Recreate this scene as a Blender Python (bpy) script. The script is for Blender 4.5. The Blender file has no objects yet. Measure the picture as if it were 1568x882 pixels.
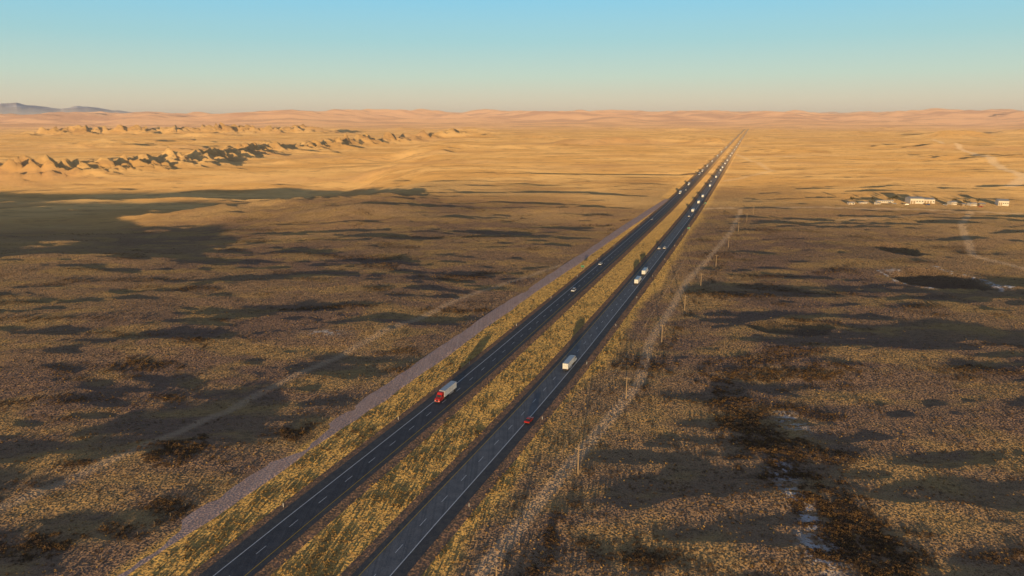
import bpy, math, random
import numpy as np
from mathutils import Vector, Matrix

random.seed(7); rng=np.random.default_rng(11)
scene=bpy.context.scene
COL=scene.collection

# ------------------------------------------------------------ noise
_perm=rng.permutation(4096)
_ang=rng.random(4096)*2*np.pi
_gx=np.cos(_ang); _gy=np.sin(_ang)
def _h(i,j): return _perm[(_perm[i&4095]+j)&4095]
def perlin(x,y):
    x=np.asarray(x,float); y=np.asarray(y,float)
    xi=np.floor(x).astype(np.int64); yi=np.floor(y).astype(np.int64)
    xf=x-xi; yf=y-yi
    u=xf**3*(xf*(xf*6-15)+10); v=yf**3*(yf*(yf*6-15)+10)
    def g(a,b,fx,fy):
        h=_h(a,b); return _gx[h]*fx+_gy[h]*fy
    n00=g(xi,yi,xf,yf); n10=g(xi+1,yi,xf-1,yf)
    n01=g(xi,yi+1,xf,yf-1); n11=g(xi+1,yi+1,xf-1,yf-1)
    a=n00+u*(n10-n00); b=n01+u*(n11-n01)
    return (a+v*(b-a))*1.5
def fbm(x,y,o=3):
    s=0;a=1;t=0
    for k in range(o):
        s=s+a*perlin(x*2**k+17.3*k,y*2**k-9.1*k); t+=a; a*=.5
    return s/t*1.3
def ss(a,b,x):
    t=np.clip((np.asarray(x,float)-a)/(b-a),0,1); return t*t*(3-2*t)
def gauss(x,y,cx,cy,sx,sy,ang=0):
    c,s=math.cos(ang),math.sin(ang)
    dx=x-cx; dy=y-cy
    u=(dx*c+dy*s)/sx; v=(-dx*s+dy*c)/sy
    return np.exp(-(u*u+v*v))

# ------------------------------------------------------------ road layout (metres)
RY=np.array([-3000,0,100,149,242,302,461,584,829,1356,4184,8000.])
RX=np.array([-1180,-87,-51,-33,4,27,85,129,216,397,1365,2672.])
def smooth_interp(Y):
    Y=np.asarray(Y,float); return (np.interp(Y-25,RY,RX)+2*np.interp(Y,RY,RX)+np.interp(Y+25,RY,RX))/4
CS=0.942
def x_right(Y): return smooth_interp(Y)
def x_left(Y): return smooth_interp(Y)-37.5+2.5*ss(300,1100,Y)
def x_med(Y): return (x_right(Y)+x_left(Y))/2
GY=np.array([-500,100,149,269,400,512,700,861,1000.]); GX=np.array([-360,-118,-99,-51.5,-3.5,41,113,176,232.])
def x_grav(Y): return (np.interp(np.asarray(Y,float)-20,GY,GX)+np.interp(np.asarray(Y,float)+20,GY,GX)+np.interp(Y,GY,GX))/3
PY=np.array([100,200,335,393,455,670,900]); PX=np.array([-20,21,76,101.6,127.6,221,322])

def dseg(x,y,pts):
    d=np.full(np.shape(x),1e9)
    for (ax,ay),(bx,by) in zip(pts[:-1],pts[1:]):
        vx,vy=bx-ax,by-ay; L=vx*vx+vy*vy
        t=np.clip(((x-ax)*vx+(y-ay)*vy)/L,0,1)
        d=np.minimum(d,np.hypot(x-ax-t*vx,y-ay-t*vy))
    return d
RIDGE=[(-1900,1750),(-1220,1880),(-1050,2150),(-1030,2850),(-780,3400),(-380,4150)]
RIDGE2=[(-3000,4700),(-2066,5050),(-1500,5200)]
def pondq(x,y,cx,cy,a,b): return np.sqrt(((x-cx)/a)**2+((y-cy)/b)**2)+.42*fbm(x/22+3,y/22,3)
PONDS_HOLLOWS=((307,480,31,34,5.5),(334,588,20,29,4.5),(150,356,27,14,1.1))  # last entry is a shaded hollow without water
def H(x,y):
    x=np.asarray(x,float); y=np.asarray(y,float)
    r=np.hypot(x,y)
    m=ss(30,80,np.abs(x-x_med(y))*CS)
    n=fbm(x/300+3,y/190+8,3)*4.2
    n=n+fbm(x/85+31,y/42,4)*2.1*(1-.4*ss(2500,6000,r))
    n=n+fbm(x/22+5,y/13+9,2)*.50*(1-ss(900,2000,r))
    n=n+perlin(x/5.,y/4.)*.10*(1-ss(300,700,r))
    # wide basin on the left, sloping down away from the viewer, and the knoll in it
    wob=70*fbm(x/190+9,y/190+2,4)
    yy=y+wob
    prof=np.interp(yy,[-1e5,540,680,1500,1620,1850,2700,4600,1e6],[0,0,-6,-54,-54,-36,-30,0,0])
    mk=ss(-110,-360,x+.06*(y-800)+wob)
    n=n+prof*mk
    n=n+21*gauss(x,y,-300,930,150,80,.12)*(1+.3*fbm(x/40,y/26,3))+6*gauss(x,y,-150,840,80,30,.1)
    n=n+10*gauss(x,y,-620,1250,200,60,.1)
    # eroded bluff cut by gullies
    d=dseg(x,y,RIDGE); g=fbm(x/170+4,y/110,5)
    gul=.50+1.3*np.abs(fbm(x/75+8,y/60+1,4))
    n=n+58*np.exp(-np.maximum(d+150*g-20,0)**2/(95.**2))*np.maximum(.62+.9*g,.12)*gul
    d2=dseg(x,y,RIDGE2)
    n=n+50*np.exp(-(np.maximum(d2+160*g,0)/150.)**2)*gul
    n=n+ss(1500,2500,r)*(1-ss(7000,9000,r))*30*np.maximum(fbm(x/800+40,y/420+3,6)-.28,0)*2
    n=n+40*np.exp(-(np.maximum(dseg(x,y,[(2520,4150),(2700,4200)])+60*g,0)/120.)**2)
    for cx,cy,a,b_,dep in PONDS_HOLLOWS:
        q=pondq(x,y,cx,cy,a,b_)
        n=n-dep*(1-ss(.60,1.0,q))+dep*.08*np.exp(-((q-1.1)/.15)**2)
    ds=dseg(x,y,[(70,1440),(370,1425)])
    n=n-8*np.exp(-(ds/24)**2)
    base=ss(1500,6000,r)*(10*perlin(x/1500+2,y/1100+7))
    az=np.arctan2(x,np.maximum(y,1))
    hh=110+70*ss(-.42,-.30,az)*(1-.40*ss(.36,.6,az))
    hills=ss(8500,14500,r)*(hh+230*fbm(x/2300+9,y/2600+1,5))
    n=n*m
    far=ss(5000,9000,r)*14*fbm(x/900,y/600,3)
    return n+base+hills+far*np.maximum(m,.0)

# ------------------------------------------------------------ materials
def newmat(name,rough=.8,col=(.5,.5,.5),spec=.3,metal=0):
    m=bpy.data.materials.new(name); m.use_nodes=True
    b=m.node_tree.nodes["Principled BSDF"]
    b.inputs["Base Color"].default_value=(*col,1); b.inputs["Roughness"].default_value=rough
    b.inputs["Specular IOR Level"].default_value=spec; b.inputs["Metallic"].default_value=metal
    return m
class NT:
    def __init__(s,m): s.t=m.node_tree; s.b=s.t.nodes["Principled BSDF"]
    def n(s,typ,**k):
        nd=s.t.nodes.new(typ)
        for a,v in k.items(): setattr(nd,a,v)
        return nd
    def l(s,a,b): s.t.links.new(a,b)
    def noise(s,vec,scale,detail=3,rough=.55):
        nd=s.n("ShaderNodeTexNoise"); nd.inputs["Scale"].default_value=scale; nd.inputs["Detail"].default_value=detail
        nd.inputs["Roughness"].default_value=rough; s.l(vec,nd.inputs["Vector"]); return nd
    def ramp(s,fac,a,b):
        nd=s.n("ShaderNodeMapRange"); nd.interpolation_type='SMOOTHSTEP'; nd.inputs["From Min"].default_value=a; nd.inputs["From Max"].default_value=b
        s.l(fac,nd.inputs["Value"]); return nd.outputs[0]
    def mix(s,fac,a,b,blend='MIX'):
        nd=s.n("ShaderNodeMix",data_type='RGBA',blend_type=blend)
        for i,v in ((0,fac),(6,a),(7,b)):
            if isinstance(v,(int,float)): nd.inputs[i].default_value=v
            elif isinstance(v,tuple): nd.inputs[i].default_value=(*v,1)
            else: s.l(v,nd.inputs[i])
        return nd.outputs[2]
    def math(s,op,a,b=0.):
        nd=s.n("ShaderNodeMath",operation=op)
        for i,v in enumerate((a,b)):
            if isinstance(v,(int,float)): nd.inputs[i].default_value=v
            else: s.l(v,nd.inputs[i])
        return nd.outputs[0]
    def attr(s,name): return s.n("ShaderNodeAttribute",attribute_name=name).outputs["Fac"]
    def far(s,P,a,b):
        sp=s.n("ShaderNodeSeparateXYZ"); s.l(P,sp.inputs[0]); return s.ramp(sp.outputs[1],a,b)
    def vscale(s,v,k):
        b=s.n("ShaderNodeVectorMath",operation='SCALE')
        if isinstance(v,tuple): b.inputs[0].default_value=v
        else: s.l(v,b.inputs[0])
        if isinstance(k,(int,float)): b.inputs[3].default_value=k
        else: s.l(k,b.inputs[3])
        return b.outputs[0]
    def vadd(s,a,c):
        b=s.n("ShaderNodeVectorMath",operation='ADD'); s.l(a,b.inputs[0]); s.l(c,b.inputs[1]); return b.outputs[0]
    def scatter_normal(s,vec,scale,k,detail=2,up=1.,sun_tilt=0.):
        """normals of upright blades / aggregate; lean = normals tipped sunward, putting a sunlit look into the shading"""
        nz=s.noise(vec,scale,detail,.7)
        a=s.n("ShaderNodeVectorMath",operation='SUBTRACT'); s.l(nz.outputs["Color"],a.inputs[0]); a.inputs[1].default_value=(.5,.5,.5)
        v=s.vscale(a.outputs[0],k)
        g=s.n("ShaderNodeNewGeometry")
        v=s.vadd(v,s.vscale(g.outputs["Normal"],up))
        v=s.vadd(v,s.vscale((-.16,-.98,0.),sun_tilt))
        d=s.n("ShaderNodeVectorMath",operation='NORMALIZE'); s.l(v,d.inputs[0]); s.l(d.outputs[0],s.b.inputs["Normal"])

# ground
mg=newmat("prairie",1.0,spec=0); mg.cycles.use_bump_map_correction=False
q=NT(mg); P=q.n("ShaderNodeNewGeometry").outputs["Position"]
mp=q.n("ShaderNodeMapping"); mp.inputs["Scale"].default_value=(.6,1,1); q.l(P,mp.inputs[0]); V=mp.outputs[0]
mp2=q.n("ShaderNodeMapping"); mp2.inputs["Scale"].default_value=(.35,1,1); mp2.inputs["Rotation"].default_value=(0,0,.12); q.l(P,mp2.inputs[0]); V2=mp2.outputs[0]
n1=q.noise(V,.006,2).outputs[0]; n2=q.noise(V,.035,3,.6).outputs[0]; n3=q.noise(V,.35,3,.65).outputs[0]; n4=q.noise(P,2.2,2,.7).outputs[0]
n5=q.noise(V2,.011,5,.68).outputs[0]; n6=q.noise(V2,.0022,4,.62).outputs[0]
soil=q.mix(q.ramp(n1,.4,.62),(.225,.15,.12),(.325,.215,.13))
c=q.mix(q.math('MULTIPLY',q.ramp(n2,.45,.62),.70),soil,(.45,.295,.125))
c=q.mix(q.math('MULTIPLY',q.ramp(n3,.48,.70),.6),c,(.12,.09,.065))
c=q.mix(q.math('MULTIPLY',q.ramp(n4,.50,.66),.45),c,(.12,.09,.065))
c=q.mix(q.math('MULTIPLY',q.ramp(n4,.46,.34),.25),c,(.50,.33,.15))
c=q.mix(q.math('MULTIPLY',q.attr("brush_shade"),.55),c,(.085,.060,.045))  # dark tone painted in as shade under shrubs and in pits
vg=q.mix(q.ramp(n4,.38,.66),(.56,.37,.13),(.38,.255,.10)); vg=q.mix(q.math('MULTIPLY',q.ramp(n3,.45,.65),.6),vg,(.25,.165,.085))
c=q.mix(q.attr("verge"),c,vg)
c=q.mix(q.math('MULTIPLY',q.attr("track"),.8),c,(.54,.39,.27))
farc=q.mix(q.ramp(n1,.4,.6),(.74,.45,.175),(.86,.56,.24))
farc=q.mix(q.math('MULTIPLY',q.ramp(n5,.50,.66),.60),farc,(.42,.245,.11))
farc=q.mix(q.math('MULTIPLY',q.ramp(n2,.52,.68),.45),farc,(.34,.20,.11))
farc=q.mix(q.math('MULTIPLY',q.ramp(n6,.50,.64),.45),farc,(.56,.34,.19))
c=q.mix(q.attr("far"),c,farc)  # distance haze put into the far ground colour
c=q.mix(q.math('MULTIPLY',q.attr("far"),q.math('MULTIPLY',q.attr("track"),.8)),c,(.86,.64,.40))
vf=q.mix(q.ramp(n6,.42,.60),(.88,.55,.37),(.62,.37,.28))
c=q.mix(q.attr("vfar"),c,vf)  # farthest hills tinted again, more haze painted in
c=q.mix(q.math('MULTIPLY',q.attr("pale"),q.ramp(n3,.49,.55)),c,(.66,.66,.70))
c=q.mix(q.math('MULTIPLY',q.attr("scarp_shade"),.8),c,(.10,.08,.07))  # ditch darkened by colour, its shade painted on
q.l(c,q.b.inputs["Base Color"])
sun_tilt=q.math('ADD',q.math('MULTIPLY',q.attr("far"),.38),q.math('ADD',q.math('MULTIPLY',q.attr("verge"),.16),.06))  # far ground and verge normals tipped sunward to look sunlit
q.scatter_normal(P,1.6,4.5,3,.6,sun_tilt)

def grassmat(name,c1,c2,sun_tilt=0):
    m=newmat(name,.9,spec=.05); m.cycles.use_bump_map_correction=False
    q=NT(m); oi=q.n("ShaderNodeObjectInfo").outputs["Random"]
    q.l(q.mix(oi,c1,c2),q.b.inputs["Base Color"]); return m
M_sage=grassmat("sage_leaf",(.17,.105,.052),(.30,.17,.062))
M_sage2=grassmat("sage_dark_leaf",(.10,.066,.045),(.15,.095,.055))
M_grass=grassmat("dry_grass",(.58,.37,.135),(.42,.265,.10))

def procmat(name,c1,c2,scale=1.,rough=.85,spec=.2,scn=0,sc2=None,farc=None,k=2.5):
    m=newmat(name,rough,spec=spec); q=NT(m); g=q.n("ShaderNodeNewGeometry").outputs["Position"]
    nz=q.noise(g,scale,4,.65).outputs[0]
    c=q.mix(q.ramp(nz,.35,.65),c1,c2)
    if sc2:
        mp=q.n("ShaderNodeMapping"); mp.inputs["Rotation"].default_value=(0,0,math.radians(19.6)); mp.inputs["Scale"].default_value=(1.6,.02,1); q.l(g,mp.inputs[0])
        nn=q.noise(mp.outputs[0],1.,3).outputs[0]; c=q.mix(q.math('MULTIPLY',q.ramp(nn,.45,.65),.6),c,sc2)
    sun_tilt=0.
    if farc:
        f=q.far(g,600,2400); c=q.mix(f,c,farc); sun_tilt=q.math('MULTIPLY',f,.6)  # tan fade paints in distance haze; far normals tipped sunward
    q.l(c,q.b.inputs["Base Color"])
    if scn: m.cycles.use_bump_map_correction=False; q.scatter_normal(g,scn,k,2,1.,sun_tilt)
    return m
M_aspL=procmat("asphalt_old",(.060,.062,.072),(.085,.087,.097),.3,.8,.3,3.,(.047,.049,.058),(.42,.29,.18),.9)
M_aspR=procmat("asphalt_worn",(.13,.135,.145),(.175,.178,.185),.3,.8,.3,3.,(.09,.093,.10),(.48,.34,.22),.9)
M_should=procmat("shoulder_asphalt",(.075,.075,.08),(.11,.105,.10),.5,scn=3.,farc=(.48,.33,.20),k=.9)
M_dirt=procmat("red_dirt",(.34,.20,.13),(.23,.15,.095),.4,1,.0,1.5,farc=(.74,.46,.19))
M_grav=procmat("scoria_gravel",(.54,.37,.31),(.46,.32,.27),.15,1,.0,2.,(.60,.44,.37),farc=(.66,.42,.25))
M_line=procmat("white_road_paint",(.8,.8,.78),(.6,.6,.6),2.)
M_yel=procmat("yellow_road_paint",(.65,.42,.06),(.45,.3,.06),2.)
def flecked(name,col,rough,spec=.5,metal=0,var=.75):
    m=newmat(name,rough,spec=spec,metal=metal); q=NT(m); tc=q.n("ShaderNodeTexCoord").outputs["Object"]
    nz=q.noise(tc,1.2,4).outputs[0]
    q.l(q.mix(q.ramp(nz,.35,.7),col,tuple(v*var for v in col)),q.b.inputs["Base Color"]); return m
M_white=flecked("white_paint",(.8,.8,.78),.45)
M_red=flecked("red_paint",(.55,.03,.02),.35)
M_blue=flecked("blue_paint",(.05,.10,.28),.35)
M_silver=flecked("silver_paint",(.5,.5,.52),.35,.5,.4)
M_black=flecked("black_rubber",(.02,.02,.02),.8)
M_glass=newmat("vehicle_glass",.08,(.02,.03,.04),.6)
M_chrome=newmat("chrome",.25,(.6,.6,.6),.5,1)
M_tail=newmat("tail_lamp",.3,(.5,.02,.02),.5)
M_head=newmat("head_lamp",.15,(.85,.85,.8),.5)
M_wood=procmat("weathered_wood",(.36,.26,.16),(.27,.19,.12),3.)
M_wall=flecked("painted_metal_siding",(.72,.66,.56),.6,.3,0,.85)
M_roof=flecked("metal_roof",(.42,.40,.38),.5,.4,0,.8)
M_tan=flecked("tan_siding",(.38,.28,.18),.7)
M_win=newmat("window_glass",.1,(.03,.04,.05),.6)
M_bark=procmat("bark",(.12,.09,.06),(.08,.06,.045),4.)
M_leaf=grassmat("tree_foliage",(.07,.065,.03),(.12,.09,.035))

# ------------------------------------------------------------ terrain sheet
def grid_terrain():
    az=[]; a=-180.
    while a<180-1e-6:
        az.append(a); a+= .16 if -46<=a<46 else 1.5
    az=np.radians(np.array(az)); rs=[30.]
    while rs[-1]<60000: rs.append(rs[-1]*(1.03 if rs[-1]<100 else 1.008))
    rs=np.array(rs); nr,na=len(rs),len(az)
    R,A=np.meshgrid(rs,az,indexing='ij')
    x=(R*np.sin(A)).ravel(); y=(R*np.cos(A)).ravel()
    x=np.append(x,0.); y=np.append(y,0.)
    z=H(x,y)
    co=np.stack([x,y,z],1).astype(np.float32)
    i=np.arange(nr-1)[:,None]*na; j=np.arange(na)[None,:]; j2=(j+1)%na
    f=np.stack([i+j,i+na+j,i+na+j2,i+j2],-1).reshape(-1,4)[:,::-1]
    c=len(x)-1
    tri=np.stack([np.arange(na),(np.arange(na)+1)%na,np.full(na,c)],1)
    me=bpy.data.meshes.new("prairie_ground")
    me.vertices.add(len(x)); me.vertices.foreach_set("co",co.ravel())
    loops=np.concatenate([f.ravel(),tri.ravel()]).astype(np.int32)
    me.loops.add(len(loops)); me.loops.foreach_set("vertex_index",loops)
    ls=np.concatenate([np.arange(len(f))*4,len(f)*4+np.arange(na)*3]).astype(np.int32)
    me.polygons.add(len(ls)); me.polygons.foreach_set("loop_start",ls)
    me.polygons.foreach_set("use_smooth",np.ones(len(ls),bool))
    me.update(calc_edges=True); me.validate()
    r=np.hypot(x,y)
    def at(n,v):
        a=me.attributes.new(n,'FLOAT','POINT'); a.data.foreach_set("value",np.clip(v,0,1).astype(np.float32))
    at("brush_shade",brush_mask(x,y)*(1-ss(700,1200,r)))
    at("verge",verge_mask(x,y)); at("track",track_mask(x,y)); at("pale",pale_mask(x,y))
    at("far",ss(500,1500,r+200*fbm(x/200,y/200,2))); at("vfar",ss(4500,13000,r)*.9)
    at("scarp_shade",ss(30,12,dseg(x,y,[(70,1432),(370,1420)])+8*perlin(x/40,y/40)))
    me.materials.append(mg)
    ob=bpy.data.objects.new("prairie_ground",me); COL.objects.link(ob); return ob
TRK=[(-190,120),(-145.6,181),(-127,211),(-103.7,268),(-83,317),(-34,415.6),(38,524)]
TR2=[(-8,150),(16,200),(55,280),(70,335),(96,400),(122,470),(214,670),(285,860)]
TR3=[(420,395),(380,560),(470,720),(560,842)]
TR4=[(560,842),(400,780),(290,760)]
LANE=[(240,862),(285,872),(425,872),(620,842),(900,800)]
FTR=[(820,1150),(972,1326),(1472,2250),(2200,3700)]
FT2=[(380,1250),(560,1500),(700,2200)]
FT3=[(700,2050),(900,2100),(1100,1950),(1900,2050)]
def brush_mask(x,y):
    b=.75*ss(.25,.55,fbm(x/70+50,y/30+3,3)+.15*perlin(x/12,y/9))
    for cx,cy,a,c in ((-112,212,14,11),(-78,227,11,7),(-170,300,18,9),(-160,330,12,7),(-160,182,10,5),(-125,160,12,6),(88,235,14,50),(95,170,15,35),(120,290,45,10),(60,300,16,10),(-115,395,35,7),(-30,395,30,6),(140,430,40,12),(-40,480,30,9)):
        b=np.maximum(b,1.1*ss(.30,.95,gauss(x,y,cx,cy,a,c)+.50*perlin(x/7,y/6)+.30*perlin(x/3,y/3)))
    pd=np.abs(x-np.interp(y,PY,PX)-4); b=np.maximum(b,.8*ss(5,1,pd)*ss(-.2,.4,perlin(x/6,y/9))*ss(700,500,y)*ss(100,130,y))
    for cx,cy,a,b_,dep in PONDS_HOLLOWS: b=np.maximum(b,1.15*ss(1.0,.8,pondq(x,y,cx,cy,a,b_)))  # pit floors get the painted shade too
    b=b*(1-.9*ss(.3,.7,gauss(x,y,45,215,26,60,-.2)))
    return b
def verge_mask(x,y):
    d=(x-x_med(y))*CS; w=5*perlin(x/30,y/60)+2*perlin(x/6,y/9)
    g=(x-x_grav(y))*CS
    v=ss(-40,-36,d)*ss(36,28,d+w)
    v2=ss(-3,2,g)*ss(0,-8,d)*ss(960,800,y)
    v=np.where(y<980,np.maximum(v,v2)*ss(-5,0,g),v)
    return v*ss(.0,.25,1-ss(1500,5000,np.hypot(x,y)))
def track_mask(x,y):
    t=ss(3.2,1.6,dseg(x,y,TRK))*.6
    t=np.maximum(t,ss(3.,1.5,dseg(x,y,TR2))*.75); t=np.maximum(t,ss(4.2,2.2,dseg(x,y,TR3))*.8); t=np.maximum(t,ss(4.2,2.2,dseg(x,y,TR4))*.6)
    t=np.maximum(t,ss(6,3,dseg(x,y,LANE)))
    t=np.maximum(t,ss(14,6,dseg(x,y,FTR))*.9); t=np.maximum(t,ss(9,4,dseg(x,y,FT2))*.5); t=np.maximum(t,ss(14,6,dseg(x,y,FT3))*.6)
    return t
def pale_mask(x,y):
    p=gauss(x,y,85,180,3,18)+gauss(x,y,106,242,4,8)+gauss(x,y,88,205,3.5,6)+gauss(x,y,80,160,3,8)+gauss(x,y,-97,345,10,3)*.8
    qd=pondq(x,y,307,480,31,34)
    p=p*.8+ss(.07,.02,np.abs(qd-1.04))*ss(-.1,.2,np.abs((x-307)/30)-.5)*1.0
    return p
grid_terrain()

# ------------------------------------------------------------ ribbons (roads)
def ribbon(name,xf,ys,offs,zs,mat,zadd=0.,smooth=False,parent=None):
    ys=np.asarray(ys,float); xc=xf(ys); dx=np.gradient(xc,ys); L=np.hypot(1,dx)
    nx,ny=1/L,-dx/L
    zc=H(x_med(ys),ys)+np.maximum(ys-400,0)*2.5e-4
    vs=[];k=len(offs)
    for i in range(len(ys)):
        for o,z in zip(offs,zs): vs.append((xc[i]+nx[i]*o,ys[i]+ny[i]*o,zc[i]+z+zadd))
    fs=[(i*k+j,i*k+j+1,(i+1)*k+j+1,(i+1)*k+j) for i in range(len(ys)-1) for j in range(k-1)]
    me=bpy.data.meshes.new(name); me.from_pydata(vs,[],fs); me.materials.append(mat)
    ob=bpy.data.objects.new(name,me); COL.objects.link(ob)
    if parent: ob.parent=parent
    return ob
def yrange(a,b):
    out=[a]
    while out[-1]<b: out.append(out[-1]+max(6,abs(out[-1])*.01))
    return out
YS=yrange(-600,7200)
def dashes(name,xf,off,w,mat,z,parent):
    vs=[];fs=[]
    y=60.
    while y<2500:
        yy=np.array([y,y+3.6]); xc=xf(yy); zc=H(x_med(yy),yy)+np.maximum(yy-400,0)*2.5e-4+z
        i=len(vs)
        for k in (0,1):
            vs+= [(xc[k]+off-w/2,yy[k]-off*.35,zc[k]),(xc[k]+off+w/2,yy[k]-off*.35,zc[k])]
        fs.append((i,i+1,i+3,i+2)); y+=12.2
    me=bpy.data.meshes.new(name); me.from_pydata(vs,[],fs); me.materials.append(mat)
    ob=bpy.data.objects.new(name,me); COL.objects.link(ob); ob.parent=parent
def highway(xf,side,asp):
    e=bpy.data.objects.new("highway",None); COL.objects.link(e)
    ribbon("embankment",xf,YS,[-11.2,-6.7,6.7,11.2],[-.3,.50,.50,-.3],M_dirt,parent=e)
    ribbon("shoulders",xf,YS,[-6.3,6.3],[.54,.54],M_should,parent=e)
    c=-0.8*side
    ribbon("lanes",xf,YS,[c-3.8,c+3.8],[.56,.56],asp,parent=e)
    ribbon("edge_line_outer",xf,YS,[c+side*3.6-.13,c+side*3.6+.13],[.575,.575],M_line,parent=e)
    ribbon("edge_line_inner",xf,YS,[c-side*3.6-.11,c-side*3.6+.11],[.575,.575],M_yel,parent=e)
    dashes("lane_dashes",xf,c,.18,M_line,.575,e)
    return e
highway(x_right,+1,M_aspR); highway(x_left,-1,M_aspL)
ribbon("gravel_road",x_grav,yrange(-400,960),[-5.2,-3.1,3.1,5.2],[-.15,.28,.28,-.15],M_grav)

# ------------------------------------------------------------ mesh builder
class MB:
    def __init__(s): s.v=[];s.f=[];s.m=[];s.mats=[]
    def mi(s,mat):
        if mat not in s.mats: s.mats.append(mat)
        return s.mats.index(mat)
    def add(s,vs,fs,mat):
        b=len(s.v); s.v+=list(vs); s.f+=[tuple(b+i for i in f) for f in fs]; s.m+=[s.mi(mat)]*len(fs)
    def box(s,c,d,mat,top=(1,1),sh=(0,0)):
        x,y,z=c;a,b,h=d[0]/2,d[1]/2,d[2]/2; t,u=top
        vs=[(x-a,y-b,z-h),(x+a,y-b,z-h),(x+a,y+b,z-h),(x-a,y+b,z-h),
            (x-a*t+sh[0],y-b*u+sh[1],z+h),(x+a*t+sh[0],y-b*u+sh[1],z+h),(x+a*t+sh[0],y+b*u+sh[1],z+h),(x-a*t+sh[0],y+b*u+sh[1],z+h)]
        s.add(vs,[(0,3,2,1),(4,5,6,7),(0,1,5,4),(1,2,6,5),(2,3,7,6),(3,0,4,7)],mat)
    def cylx(s,c,r,w,mat,n=14):
        vs=[];
        for e in (-w/2,w/2):
            for k in range(n): a=2*math.pi*k/n; vs.append((c[0]+e,c[1]+r*math.cos(a),c[2]+r*math.sin(a)))
        fs=[(k,(k+1)%n,n+(k+1)%n,n+k) for k in range(n)]+[tuple(range(n))[::-1],tuple(range(n,2*n))]
        s.add(vs,fs,mat)
    def cylz(s,c,r0,r1,h,mat,n=8):
        vs=[]
        for r,e in ((r0,0),(r1,h)):
            for k in range(n): a=2*math.pi*k/n; vs.append((c[0]+r*math.cos(a),c[1]+r*math.sin(a),c[2]+e))
        fs=[(k,(k+1)%n,n+(k+1)%n,n+k) for k in range(n)]+[tuple(range(n))[::-1],tuple(range(n,2*n))]
        s.add(vs,fs,mat)
    def limb(s,p,q_,r0,r1,mat,n=6):
        d=(q_-p).normalized(); u=d.cross(Vector((.3,.9,.1))).normalized(); w=d.cross(u); vs=[]
        for o,r in ((p,r0),(q_,r1)):
            for k in range(n): a=2*math.pi*k/n; vs.append(o+u*r*math.cos(a)+w*r*math.sin(a))
        s.add(vs,[(k,(k+1)%n,n+(k+1)%n,n+k) for k in range(n)],mat)
    def prof(s,pts,w,mat,wt=None):
        n=len(pts); zmax=max(p[1] for p in pts)
        vs=[]
        for sg in (-1,1):
            for (y,z) in pts:
                ww=w if not wt else w+(wt-w)*max(0,(z-min(p[1] for p in pts))/(zmax-min(p[1] for p in pts)))
                vs.append((sg*ww/2,y,z))
        fs=[(k,(k+1)%n,n+(k+1)%n,n+k) for k in range(n)]+[tuple(range(n))[::-1],tuple(range(n,2*n))]
        s.add(vs,fs,mat)
    def mesh(s,name):
        me=bpy.data.meshes.new(name); me.from_pydata(s.v,[],s.f)
        for m in s.mats: me.materials.append(m)
        me.polygons.foreach_set("material_index",s.m)
        import bmesh
        bm=bmesh.new(); bm.from_mesh(me); bmesh.ops.recalc_face_normals(bm,faces=bm.faces)
        bm.to_mesh(me); bm.free(); return me

# vehicles point to +Y, origin on the ground mid length
def semi(cabmat,trmat,L=11.8,flat=False):
    b=MB(); T=-7.6
    tb=T; tf=T+L
    b.box((0,(tb+tf)/2,1.05),(1.1,L-.6,.22),M_black)
    b.box((0,(tb+tf)/2,2.62),(2.6,L,2.8),trmat)
    for sx in (-.64,.64): b.box((sx,tb-.02,2.6),(1.2,.04,2.6),trmat)
    for sx in (-.9,-.35,.35,.9): b.box((sx,tb-.06,2.6),(.05,.04,2.5),M_chrome)
    b.box((0,(tb+tf)/2,1.25),(2.64,L,.08),M_silver); b.box((0,(tb+tf)/2,4.0),(2.64,L,.07),M_silver)
    y=tb+1.2
    while y<tf-.3: 
        for sx in (-1.31,1.31): b.box((sx,y,2.62),(.03,.06,2.6),M_silver)
        y+=1.22
    b.box((0,tb+.05,.62),(2.2,.12,.12),M_chrome)
    for sx in (-.85,.85): b.box((sx,tb+.2,.85),(.1,.1,.45),M_black); b.box((sx*1.15,tb-.02,1.12),(.35,.05,.12),M_tail)
    for sx in (-1.31,1.31): b.box((sx,tb+5.2,.8),(.04,4.0,.7),M_silver)
    for y in (tb+1.2,tb+2.45):
        for sx in (-1.0,1.0): b.cylx((sx,y,.52),.52,.56,M_black); b.cylx((sx*1.03,y,.52),.25,.58,M_chrome)
    b.box((0,tf+1.2,.95),(.95,6.6,.25),M_black)
    for y in (tf-1.6,tf-.35):
        for sx in (-1.0,1.0): b.cylx((sx,y,.52),.52,.56,M_black)
    cb=tf+.55
    b.prof([(cb,1.0),(cb,3.55),(cb+.5,3.85),(cb+1.3,3.7),(cb+2.1,2.9),(cb+2.45,2.1),(cb+3.9,1.85),(cb+4.15,1.4),(cb+4.15,.65),(cb+.3,.65)],2.35,cabmat,2.2)
    b.prof([(cb+2.03,3.0),(cb+2.44,2.14),(cb+2.50,2.14),(cb+2.12,3.0)],2.0,M_glass)
    for sx in (-1.15,1.15):
        b.box((sx,cb+1.75,2.45),(.1,.75,.6),M_glass); b.box((sx*1.15,cb+2.3,2.4),(.18,.08,.6),M_black)
        b.cylz((sx*1.02,cb-.1,1.0),.09,.09,2.9,M_chrome); b.cylx((sx*.87,cb+3.2,.52),.52,.36,M_black)
        b.cylx((sx*.9,cb+.9,.8),.32,.3,M_chrome); b.box((sx*.78,cb+4.16,1.05),(.35,.06,.22),M_head)
        b.box((sx*.86,cb+3.2,1.15),(.5,1.35,.2),cabmat,top=(.8,.7))
    b.box((0,cb+4.17,1.35),(1.0,.05,.75),M_chrome); b.box((0,cb+4.25,.62),(2.3,.22,.32),M_chrome)
    return b.mesh("semi_truck_mesh")
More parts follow.
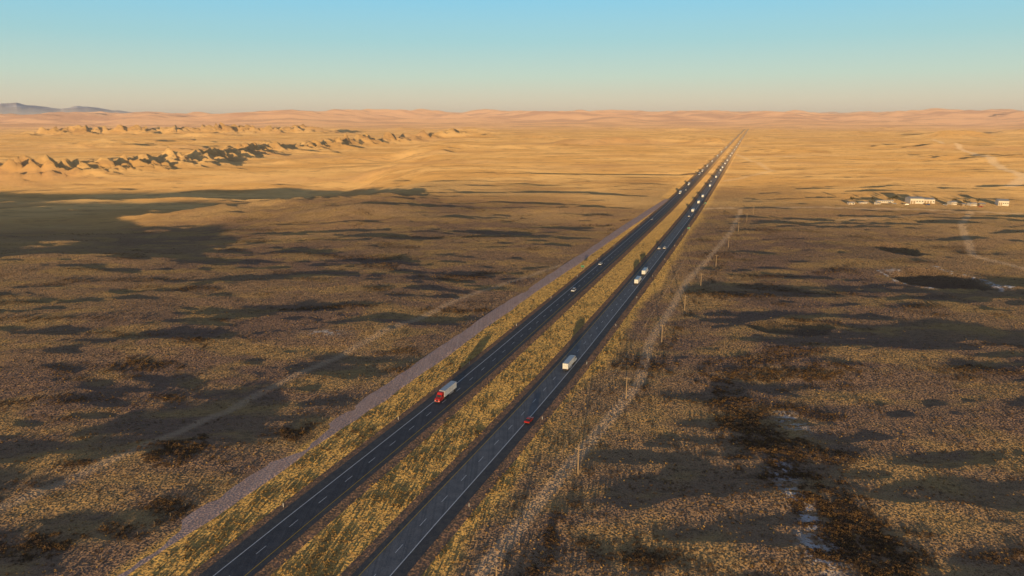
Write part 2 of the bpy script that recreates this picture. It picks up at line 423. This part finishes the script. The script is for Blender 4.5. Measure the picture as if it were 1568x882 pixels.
def car(mat,kind='suv'):
    b=MB()
    if kind=='pickup':
        b.prof([(-2.8,.55),(-2.8,1.15),(-.9,1.2),(.9,1.2),(2.55,1.12),(2.8,.95),(2.8,.5)],1.95,mat)
        b.prof([(-1.0,1.15),(-.85,1.85),(.55,1.88),(1.2,1.2)],1.8,M_glass,1.5); b.box((0,-.15,1.9),(1.5,1.45,.06),mat)
        b.box((0,-1.9,1.18),(1.6,1.6,.05),M_black)
    elif kind=='suv':
        b.prof([(-2.35,.45),(-2.42,1.1),(-1.0,1.15),(1.0,1.15),(2.2,1.0),(2.4,.75),(2.35,.4)],1.9,mat)
        b.prof([(-2.3,1.1),(-2.05,1.72),(.35,1.75),(1.15,1.12)],1.8,M_glass,1.45); b.box((0,-.85,1.77),(1.45,2.3,.06),mat)
    else:
        b.prof([(-2.3,.4),(-2.35,.95),(-1.5,1.02),(1.0,1.0),(2.1,.85),(2.3,.65),(2.25,.35)],1.8,mat)
        b.prof([(-1.7,.98),(-.95,1.42),(.25,1.44),(1.1,.98)],1.7,M_glass,1.3); b.box((0,-.35,1.45),(1.3,1.15,.05),mat)
    l=2.7 if kind=='pickup' else 2.3
    for sx in (-.85,.85):
        for y in (-l*.62,l*.65): b.cylx((sx,y,.35),.36,.24,M_black); b.cylx((sx*1.05,y,.35),.2,.2,M_chrome)
        b.box((sx*.8,-l-.07,.9),(.3,.08,.2),M_tail); b.box((sx*.8,l+.02,.75),(.35,.1,.15),M_head)
    b.box((0,-l-.08,.5),(1.7,.12,.18),M_black); b.box((0,l+.05,.5),(1.7,.12,.18),M_black)
    return b.mesh("car_mesh")
S_red=semi(M_red,M_white); S_wh=semi(M_white,M_white); S_bl=semi(M_blue,M_white)
C_red=car(M_red,'sedan'); C_wh=car(M_white,'suv'); C_si=car(M_silver,'sedan'); C_pk=car(M_white,'pickup'); C_bk=car(M_blue,'suv')
def drive(name,me,carr,off,y,s=1.):
    xf=x_right if carr=='R' else x_left
    x=float(xf(np.array([y]))[0]); x2=float(xf(np.array([y+10.]))[0]); a=math.atan2(x2-x,10)
    ob=bpy.data.objects.new(name,me); COL.objects.link(ob)
    z=float(H(x_med(np.array([y])),np.array([y]))[0])+max(y-400,0)*2.5e-4+.575
    ob.location=(x+off*math.cos(a),y-off*math.sin(a),z)
    ob.rotation_euler=(0,0,-a+(math.pi if carr=='L' else 0)); ob.scale=(s,s,s)
    return ob
drive("semi_truck",S_red,'L',-.8,262,.93)
drive("semi_truck",S_wh,'R',1.2,297,.93)
drive("car",C_red,'R',3.8,239,1.1)
drive("car",C_wh,'L',1.2,437,1.1); drive("pickup_truck",C_pk,'L',-1.2,520)
for y,me,o in ((461,S_wh,1.2),(489,S_wh,1.2),(829,S_bl,1.2),(913,S_wh,1.2),(985,S_wh,1.2),(1140,S_wh,1.2),(1312,S_wh,1.2),(1480,S_wh,1.2),(1567,S_red,1.2),(1700,S_wh,1.2),(1830,S_wh,1.2),(2050,S_wh,1.2),(2200,S_wh,1.2),(2450,S_wh,1.2),(2700,S_wh,1.2),(3000,S_wh,1.2),(3300,S_wh,1.2),(3800,S_wh,1.2)): drive("semi_truck",me,'R',o,y,.95)
for y,me,o in ((584,C_wh,-2.8),(588,C_pk,1.2),(785,C_wh,1.2),(1010,C_si,-2.8),(1230,C_wh,-2.8),(1420,C_wh,1.2)): drive("car",me,'R',o,y,1.1)
for y,me,o in ((1035,S_wh,-1.2),(1170,S_wh,-1.2),(1390,S_bl,-1.2),(1470,S_wh,-1.2),(1620,S_wh,-1.2),(1800,S_wh,-1.2),(2050,S_wh,-1.2),(2300,S_wh,-1.2),(2650,S_wh,-1.2),(3100,S_wh,-1.2),(3600,S_wh,-1.2)): drive("semi_truck",me,'L',o,y,.95)
for y,me,o in ((760,C_si,-1.2),(1080,C_wh,2.6),(1250,C_bk,-1.2)): drive("car",me,'L',o,y,1.1)

# ------------------------------------------------------------ poles, fence, signs
def hz(x,y): return float(H(np.array([x]),np.array([y]))[0])
b=MB(); b.cylz((0,0,-.6),.28,.18,10.0,M_wood); b.box((0,0,8.7),(2.6,.22,.24),M_wood)
for sx in (-1.05,0,1.05): b.cylz((sx,0,8.82 if sx else 9.4),.06,.05,.25,M_silver)
pm=b.mesh("utility_pole_mesh")
poles=[]
yy=[140,200,262,335,393,455,525,597,670,745,820]
for y in yy:
    x=float(np.interp(y,PY,PX)); o=bpy.data.objects.new("utility_pole",pm); COL.objects.link(o)
    o.location=(x,y,hz(x,y)); o.rotation_euler=(0,0,-.4); poles.append(o.location.copy())
b=MB()
def wire(b,p,q_,mat,r=.02,sag=.8,n=6):
    pts=[p.lerp(q_,t/n)-Vector((0,0,sag*4*(t/n)*(1-t/n))) for t in range(n+1)]
    for a,c in zip(pts[:-1],pts[1:]):
        d=(c-a).normalized(); u=d.cross(Vector((0,0,1))).normalized()*r; w=Vector((0,0,r))
        b.add([a+u,a+w,a-u,c+u,c+w,c-u],[(0,1,4,3),(1,2,5,4),(2,0,3,5)],mat)
for a,c in zip(poles[:-1],poles[1:]):
    for sx in (-1.05,0,1.05):
        o=Vector((sx*math.cos(-.4),sx*math.sin(-.4),9.0 if sx else 9.6)); wire(b,a+o,c+o,M_black,.012)
me=b.mesh("power_line_mesh"); o=bpy.data.objects.new("power_line_wires",me); COL.objects.link(o)
def fence(offx,y0,y1,ref):
    b=MB(); prev=None; y=y0
    while y<y1:
        x=float(ref(np.array([y]))[0])+offx; z=hz(x,y)
        b.cylz((x,y,z-.3),.07,.06,1.6+random.uniform(-.1,.1),M_wood,6); p=Vector((x,y,z))
        if prev:
            for h in (.4,.8,1.15): wire(b,prev+Vector((0,0,h)),p+Vector((0,0,h)),M_silver,.006,0.02,1)
        prev=p; y+=5.
    o=bpy.data.objects.new("wire_fence",b.mesh("wire_fence_mesh")); COL.objects.link(o)
fence(24,120,560,x_right); fence(-8,120,560,x_grav)
M_sign=flecked("green_sign_face",(.02,.18,.08),.5)
def road_sign(x,y,z,a):
    b=MB()
    for sx in (-.8,.8): b.cylz((sx,0,0),.06,.06,2.4,M_silver,6)
    b.box((0,-.06,2.7),(2.4,.05,1.5),M_sign); b.box((0,-.03,2.7),(2.5,.02,1.6),M_white)
    o=bpy.data.objects.new("traffic_sign",b.mesh("traffic_sign_mesh")); COL.objects.link(o); o.location=(x,y,z); o.rotation_euler=(0,0,a)
for y,s in ((505,-1),(690,1),(900,1)):
    x=float((x_right if s>0 else x_left)(np.array([float(y)]))[0])+s*11; road_sign(x,y,hz(x,y)-.1,-.34)
b=MB()
for xf,s in ((x_right,1),(x_left,-1)):
    for y in range(120,1200,60):
        x=float(xf(np.array([float(y)]))[0])+s*8.2; b.box((x,y,.9),(.12,.05,1.3),M_white)
o=bpy.data.objects.new("delineator_posts",b.mesh("delineator_mesh")); COL.objects.link(o)

# ------------------------------------------------------------ roadside buildings
def building(name,x,y,w,d,h,rot,roofh,wall=M_wall,roof=M_roof,doors=2,wins=3):
    w*=.85;h*=.75;roofh*=.75
    e=bpy.data.objects.new(name,None); COL.objects.link(e); e.location=(x,y,hz(x,y)); e.rotation_euler=(0,0,rot)
    def part(n,b): o=bpy.data.objects.new(n,b.mesh(n)); COL.objects.link(o); o.parent=e
    b=MB(); b.add([(-w/2,-d/2,-1),(w/2,-d/2,-1),(w/2,d/2,-1),(-w/2,d/2,-1),(-w/2,-d/2,h),(w/2,-d/2,h),(w/2,d/2,h),(-w/2,d/2,h),(-w/2,0,h+roofh),(w/2,0,h+roofh)],
        [(0,1,5,4),(2,3,7,6),(1,2,6,9,5),(3,0,4,8,7)],wall); part("walls",b)
    b=MB(); ov=.5
    for s in (-1,1):
        b.add([(-w/2-ov,s*(d/2+ov),h+.05-roofh*ov*2/d),(w/2+ov,s*(d/2+ov),h+.05-roofh*ov*2/d),(w/2+ov,0,h+roofh+.05),(-w/2-ov,0,h+roofh+.05),
               (-w/2-ov,s*(d/2+ov),h+.2-roofh*ov*2/d),(w/2+ov,s*(d/2+ov),h+.2-roofh*ov*2/d),(w/2+ov,0,h+roofh+.2),(-w/2-ov,0,h+roofh+.2)],
              [(0,1,2,3),(4,5,6,7),(0,1,5,4),(1,2,6,5),(3,0,4,7)],roof)
    part("roof",b)
    b=MB()
    for k in range(doors): b.box((-w/2+w*(k+.5)/(doors+wins),-d/2-.03,min(h*.4,2)),(min(3.6,w/(doors+wins)*.7),.06,min(h*.8,4)),M_tan)
    part("doors",b); b=MB()
    for k in range(wins): b.box((-w/2+w*(doors+k+.5)/(doors+wins),-d/2-.03,h*.5),(min(1.8,w/(doors+wins)*.5),.06,1.2),M_win)
    part("windows",b)
building("warehouse",534,920,20,16,9,-.1,2.4); building("warehouse",552,922,16,14,7.5,-.1,2,doors=3,wins=1)
building("metal_barn",640,905,14,13,8,-.3,2.5)
building("mobile_home",497,925,25,5,3.8,.0,.8,doors=2,wins=6)
building("mobile_home",464,915,12,5,3,.1,.7); building("shed",446,912,9,6,3,0,1,doors=1,wins=1); building("shed",478,906,7,5,2.8,.3,1,doors=1,wins=1)
building("ranch_house",575,905,9,8,4,.1,1.8,wall=M_wall); building("shed",598,900,11,6,3.4,.2,1.2,wall=M_wall); building("shed",612,903,9,6,3,.0,1,wall=M_tan); building("shed",585,897,6,4,3,.0,1,wall=M_tan,doors=1,wins=1)
for i,(x,y,a) in enumerate(((500,905,.3),(515,903,1.2),(562,898,.2),(605,893,.8),(540,899,1.5))):
    o=bpy.data.objects.new("parked_car",(C_wh,C_si,C_pk,C_red,C_bk)[i]); COL.objects.link(o); o.location=(x,y,hz(x,y)+.05); o.rotation_euler=(0,0,a)
def tree_mesh(seed):
    r=random.Random(seed); b=MB(); b.limb(Vector((0,0,-.4)),Vector((.1,0,2.6)),.32,.2,M_bark)
    tips=[]
    for k in range(7):
        a=k*.9+r.random(); t=Vector((math.cos(a)*r.uniform(1.2,2.2),math.sin(a)*r.uniform(1.2,2.2),r.uniform(3.6,6.2)))
        b.limb(Vector((.08,0,1.6+.15*k)),t,.12,.04,M_bark); tips.append(t)
    for t in tips:
        for k in range(70):
            c=t+Vector((r.gauss(0,.65),r.gauss(0,.65),r.gauss(0,.6))); s=r.uniform(.25,.5)
            d=Vector((r.gauss(0,1),r.gauss(0,1),r.gauss(0,1))).normalized(); e=d.cross(Vector((r.gauss(0,1),r.gauss(0,1),1))).normalized()
            b.add([c-e*s*.5,c+e*s*.5,c+d*s],[(0,1,2)],M_leaf)
    return b.mesh("cottonwood_mesh")
TM=[tree_mesh(s) for s in (1,2,3)]
for i,(x,y) in enumerate(((486,935),(515,938),(522,942),(566,930),(572,936),(590,925),(606,928),(622,925),(455,928),(508,934))):
    o=bpy.data.objects.new("cottonwood_tree",TM[i%3]); COL.objects.link(o); o.location=(x,y,hz(x,y)); o.rotation_euler=(0,0,i*1.3); o.scale=[.8+.25*((i*7)%3)/2]*3

# ------------------------------------------------------------ distant mountains
def mountains():
    n=220; m=14; vs=[];fs=[]
    for i in range(n):
        az=math.radians(-60+ 44*i/(n-1)); 
        env=float(ss(-23,-33,math.degrees(az)))
        for j in range(m):
            t=j/(m-1); r=42000+9000*t
            base=700*env*(.9+.35*float(fbm(np.array([az*22]),np.array([2.]),4)[0]))+130
            z=base*math.sin(min(t*1.6,1)*math.pi/2)+ 110*float(perlin(np.array([az*60]),np.array([t*5]))[0])*t*env
            vs.append((r*math.sin(az),r*math.cos(az),z))
    for i in range(n-1):
        for j in range(m-1): fs.append((i*m+j,(i+1)*m+j,(i+1)*m+j+1,i*m+j+1))
    me=bpy.data.meshes.new("distant_mountains"); me.from_pydata(vs,[],fs)
    mat=newmat("hazy_mountain_rock",1,spec=0); q=NT(mat); P=q.n("ShaderNodeNewGeometry").outputs["Position"]
    sp=q.n("ShaderNodeSeparateXYZ"); q.l(P,sp.inputs[0])
    nz=q.noise(P,.0008,5).outputs[0]
    f=q.math('MULTIPLY',q.ramp(sp.outputs[2],350,700),q.ramp(nz,.45,.6))
    q.l(q.mix(f,(.62,.58,.62),(.85,.80,.84)),q.b.inputs["Base Color"])  # haze painted into the rock colour; paler high patches are snow
    me.materials.append(mat); o=bpy.data.objects.new("distant_mountains",me); COL.objects.link(o)
mountains()

# ------------------------------------------------------------ low dust haze over the plain (a real scattering layer)
b=MB(); m=bpy.data.materials.new("dust_haze"); m.use_nodes=True; t=m.node_tree; t.nodes.clear()
out=t.nodes.new("ShaderNodeOutputMaterial"); vs_=t.nodes.new("ShaderNodeVolumeScatter"); vs_.inputs["Density"].default_value=2.4e-5
vs_.inputs["Color"].default_value=(1,.97,.94,1); vs_.inputs["Anisotropy"].default_value=0
t.links.new(vs_.outputs[0],out.inputs["Volume"])
b.box((0,0,90),(150000,150000,500),m)
o=bpy.data.objects.new("atmospheric_haze",b.mesh("atmospheric_haze")); COL.objects.link(o)

# ------------------------------------------------------------ vegetation (instanced)
def bush_mesh(name,n,mat,mat2,w=.55,h=.6,leaf=.16,up=.5,seed=1):
    r=random.Random(seed); vs=[];fs=[];mi=[]
    for k in range(n):
        a=r.uniform(0,6.283); rad=w*math.sqrt(r.random())*.9; z=r.random()*h*math.sqrt(max(0,1-(rad/w)**2)+.08)
        c=Vector((rad*math.cos(a),rad*math.sin(a),z)); s=leaf*r.uniform(.6,1.3)
        d=Vector((r.gauss(0,1),r.gauss(0,1),r.gauss(0,1)*.5+up)).normalized(); e=d.cross(Vector((r.gauss(0,1),r.gauss(0,1),r.gauss(0,1)))).normalized()
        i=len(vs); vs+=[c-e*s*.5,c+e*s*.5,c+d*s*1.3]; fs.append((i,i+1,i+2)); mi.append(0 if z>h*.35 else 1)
    me=bpy.data.meshes.new(name); me.from_pydata(vs,[],fs); me.materials.append(mat); me.materials.append(mat2)
    me.polygons.foreach_set("material_index",mi); return me
def proto(colname,meshes):
    c=bpy.data.collections.new(colname)
    for i,m in enumerate(meshes): c.objects.link(bpy.data.objects.new(m.name,m))
    return c
C_b=proto("sagebrush_kinds",[bush_mesh("sagebrush_a",60,M_sage,M_sage2,seed=1),bush_mesh("sagebrush_b",50,M_sage,M_sage2,.7,.55,.2,seed=2),bush_mesh("sagebrush_c",45,M_sage2,M_sage2,.6,.5,.18,seed=3),bush_mesh("sagebrush_d",50,M_sage2,M_sage2,.8,.6,.22,seed=6)])
C_g=proto("grass_kinds",[bush_mesh("grass_tuft_a",24,M_grass,M_grass,.35,.3,.22,2.,seed=4),bush_mesh("grass_tuft_b",20,M_grass,M_sage,.45,.32,.24,2.,seed=5)])
def scatter(name,pts,scl,coll):
    me=bpy.data.meshes.new(name); n=len(pts)
    me.vertices.add(n); me.vertices.foreach_set("co",pts.astype(np.float32).ravel())
    a=me.attributes.new("scl",'FLOAT','POINT'); a.data.foreach_set("value",scl.astype(np.float32))
    a=me.attributes.new("rz",'FLOAT_VECTOR','POINT'); rr=np.zeros((n,3),np.float32); rr[:,2]=rng.random(n)*6.283; a.data.foreach_set("vector",rr.ravel())
    ob=bpy.data.objects.new(name,me); COL.objects.link(ob)
    ng=bpy.data.node_groups.new(name+"_gn",'GeometryNodeTree')
    ng.interface.new_socket("Geometry",in_out='INPUT',socket_type='NodeSocketGeometry'); ng.interface.new_socket("Geometry",in_out='OUTPUT',socket_type='NodeSocketGeometry')
    N=ng.nodes.new; gi=N("NodeGroupInput"); go=N("NodeGroupOutput"); ip=N("GeometryNodeInstanceOnPoints"); ci=N("GeometryNodeCollectionInfo")
    ci.inputs["Collection"].default_value=coll; ci.inputs["Separate Children"].default_value=True; ci.inputs["Reset Children"].default_value=True
    s1=N("GeometryNodeInputNamedAttribute"); s1.data_type='FLOAT'; s1.inputs[0].default_value="scl"
    s2=N("GeometryNodeInputNamedAttribute"); s2.data_type='FLOAT_VECTOR'; s2.inputs[0].default_value="rz"
    L=ng.links.new; L(gi.outputs[0],ip.inputs["Points"]); L(ci.outputs[0],ip.inputs["Instance"]); ip.inputs["Pick Instance"].default_value=True
    L(s1.outputs[0],ip.inputs["Scale"]); L(s2.outputs[0],ip.inputs["Rotation"]); L(ip.outputs[0],go.inputs[0])
    md=ob.modifiers.new("scatter",'NODES'); md.node_group=ng
def wedge(n,r0,r1,p=1.):
    az=np.radians(rng.uniform(-44,44,n)); u=rng.random(n); r=r0*(r1/r0)**(u**p); return r*np.sin(az),r*np.cos(az),r
def offroad(x,y):
    dr=np.abs(x-x_right(y))*CS; dl=np.abs(x-x_left(y))*CS; dg=np.abs(x-x_grav(y))*CS
    return (dr>9)&(dl>9)&((dg>5)|(y>960))
x,y,r=wedge(400000,125,900)
bm_=brush_mask(x,y); vm=verge_mask(x,y)
patch=ss(-.10,.45,fbm(x/26,y/18+70,3))
p=(.02+.12*patch+.62*bm_)*(1-.9*vm)*(1-.8*np.clip(track_mask(x,y),0,1))
pd=np.minimum(np.minimum(pondq(x,y,307,480,31,34),pondq(x,y,334,588,20,29)),pondq(x,y,150,356,27,14))
ok=(rng.random(len(x))<p)&offroad(x,y)&(pd>1)
x,y=x[ok],y[ok]
scatter("sagebrush",np.stack([x,y,H(x,y)-.05],1),(.28+.55*rng.random(len(x))**1.7)*(1+.65*brush_mask(x,y)),C_b)
x,y,r=wedge(420000,125,700)
vm=verge_mask(x,y); p=.015+.20*vm*ss(-.3,.4,fbm(x/9,y/12,2))
ok=(rng.random(len(x))<p)&offroad(x,y); x,y=x[ok],y[ok]
scatter("dry_grass",np.stack([x,y,H(x,y)-.03],1),.35+.55*rng.random(len(x)),C_g)

# ------------------------------------------------------------ light, sky, camera
EL=math.radians(3.1); AZ=math.radians(9.4)
d=Vector((math.sin(AZ)*math.cos(EL),math.cos(AZ)*math.cos(EL),-math.sin(EL)))
sl=bpy.data.lights.new("sun",'SUN'); sl.energy=5; sl.angle=math.radians(.5); sl.color=(1,.69,.33)
so=bpy.data.objects.new("sun",sl); COL.objects.link(so); so.rotation_euler=d.to_track_quat('-Z','Y').to_euler()
w=bpy.data.worlds.new("World"); scene.world=w; w.use_nodes=True; nt=w.node_tree
sk=nt.nodes.new("ShaderNodeTexSky"); sk.sky_type='NISHITA'; sk.sun_disc=False; sk.sun_elevation=EL
sk.sun_rotation=math.pi+AZ; sk.air_density=1; sk.dust_density=1.; sk.ozone_density=1.5
tc=nt.nodes.new("ShaderNodeTexCoord"); sp=nt.nodes.new("ShaderNodeSeparateXYZ"); nt.links.new(tc.outputs["Generated"],sp.inputs[0])
cr=nt.nodes.new("ShaderNodeValToRGB"); nt.links.new(sp.outputs[2],cr.inputs[0]); e=cr.color_ramp
stops=[(0.0,(4.2,3.4,2.6)),(.022,(4.0,3.8,3.0)),(.055,(3.0,4.0,3.6)),(.10,(1.9,3.7,4.1)),(.155,(1.25,3.5,4.8)),(.35,(.95,1.15,1.75)),(1.,(.6,.68,1.05))]
e.elements[0].position=0; e.elements[1].position=1
while len(e.elements)<len(stops): e.elements.new(.5)
for el,(p_,c_) in zip(e.elements,stops): el.position=p_; el.color=(*[v/5 for v in c_],1)
sc=nt.nodes.new("ShaderNodeVectorMath"); sc.operation='SCALE'; nt.links.new(cr.outputs[0],sc.inputs[0]); sc.inputs[3].default_value=5
ad=nt.nodes.new("ShaderNodeVectorMath"); ad.operation='MULTIPLY_ADD'; nt.links.new(sk.outputs[0],ad.inputs[0]); ad.inputs[1].default_value=(.3,.27,.27); nt.links.new(sc.outputs[0],ad.inputs[2])
bg=nt.nodes["Background"]; bg.inputs[1].default_value=.15; nt.links.new(ad.outputs[0],bg.inputs[0])
cd=bpy.data.cameras.new("camera"); cam=bpy.data.objects.new("camera",cd); COL.objects.link(cam)
cam.location=(0,0,110); cam.rotation_euler=(math.radians(90-13.8),0,0); cd.sensor_width=36; cd.lens=24.34; cd.clip_start=1; cd.clip_end=200000
scene.camera=cam
scene.view_settings.view_transform='Standard'; scene.view_settings.look='None'; scene.view_settings.exposure=0
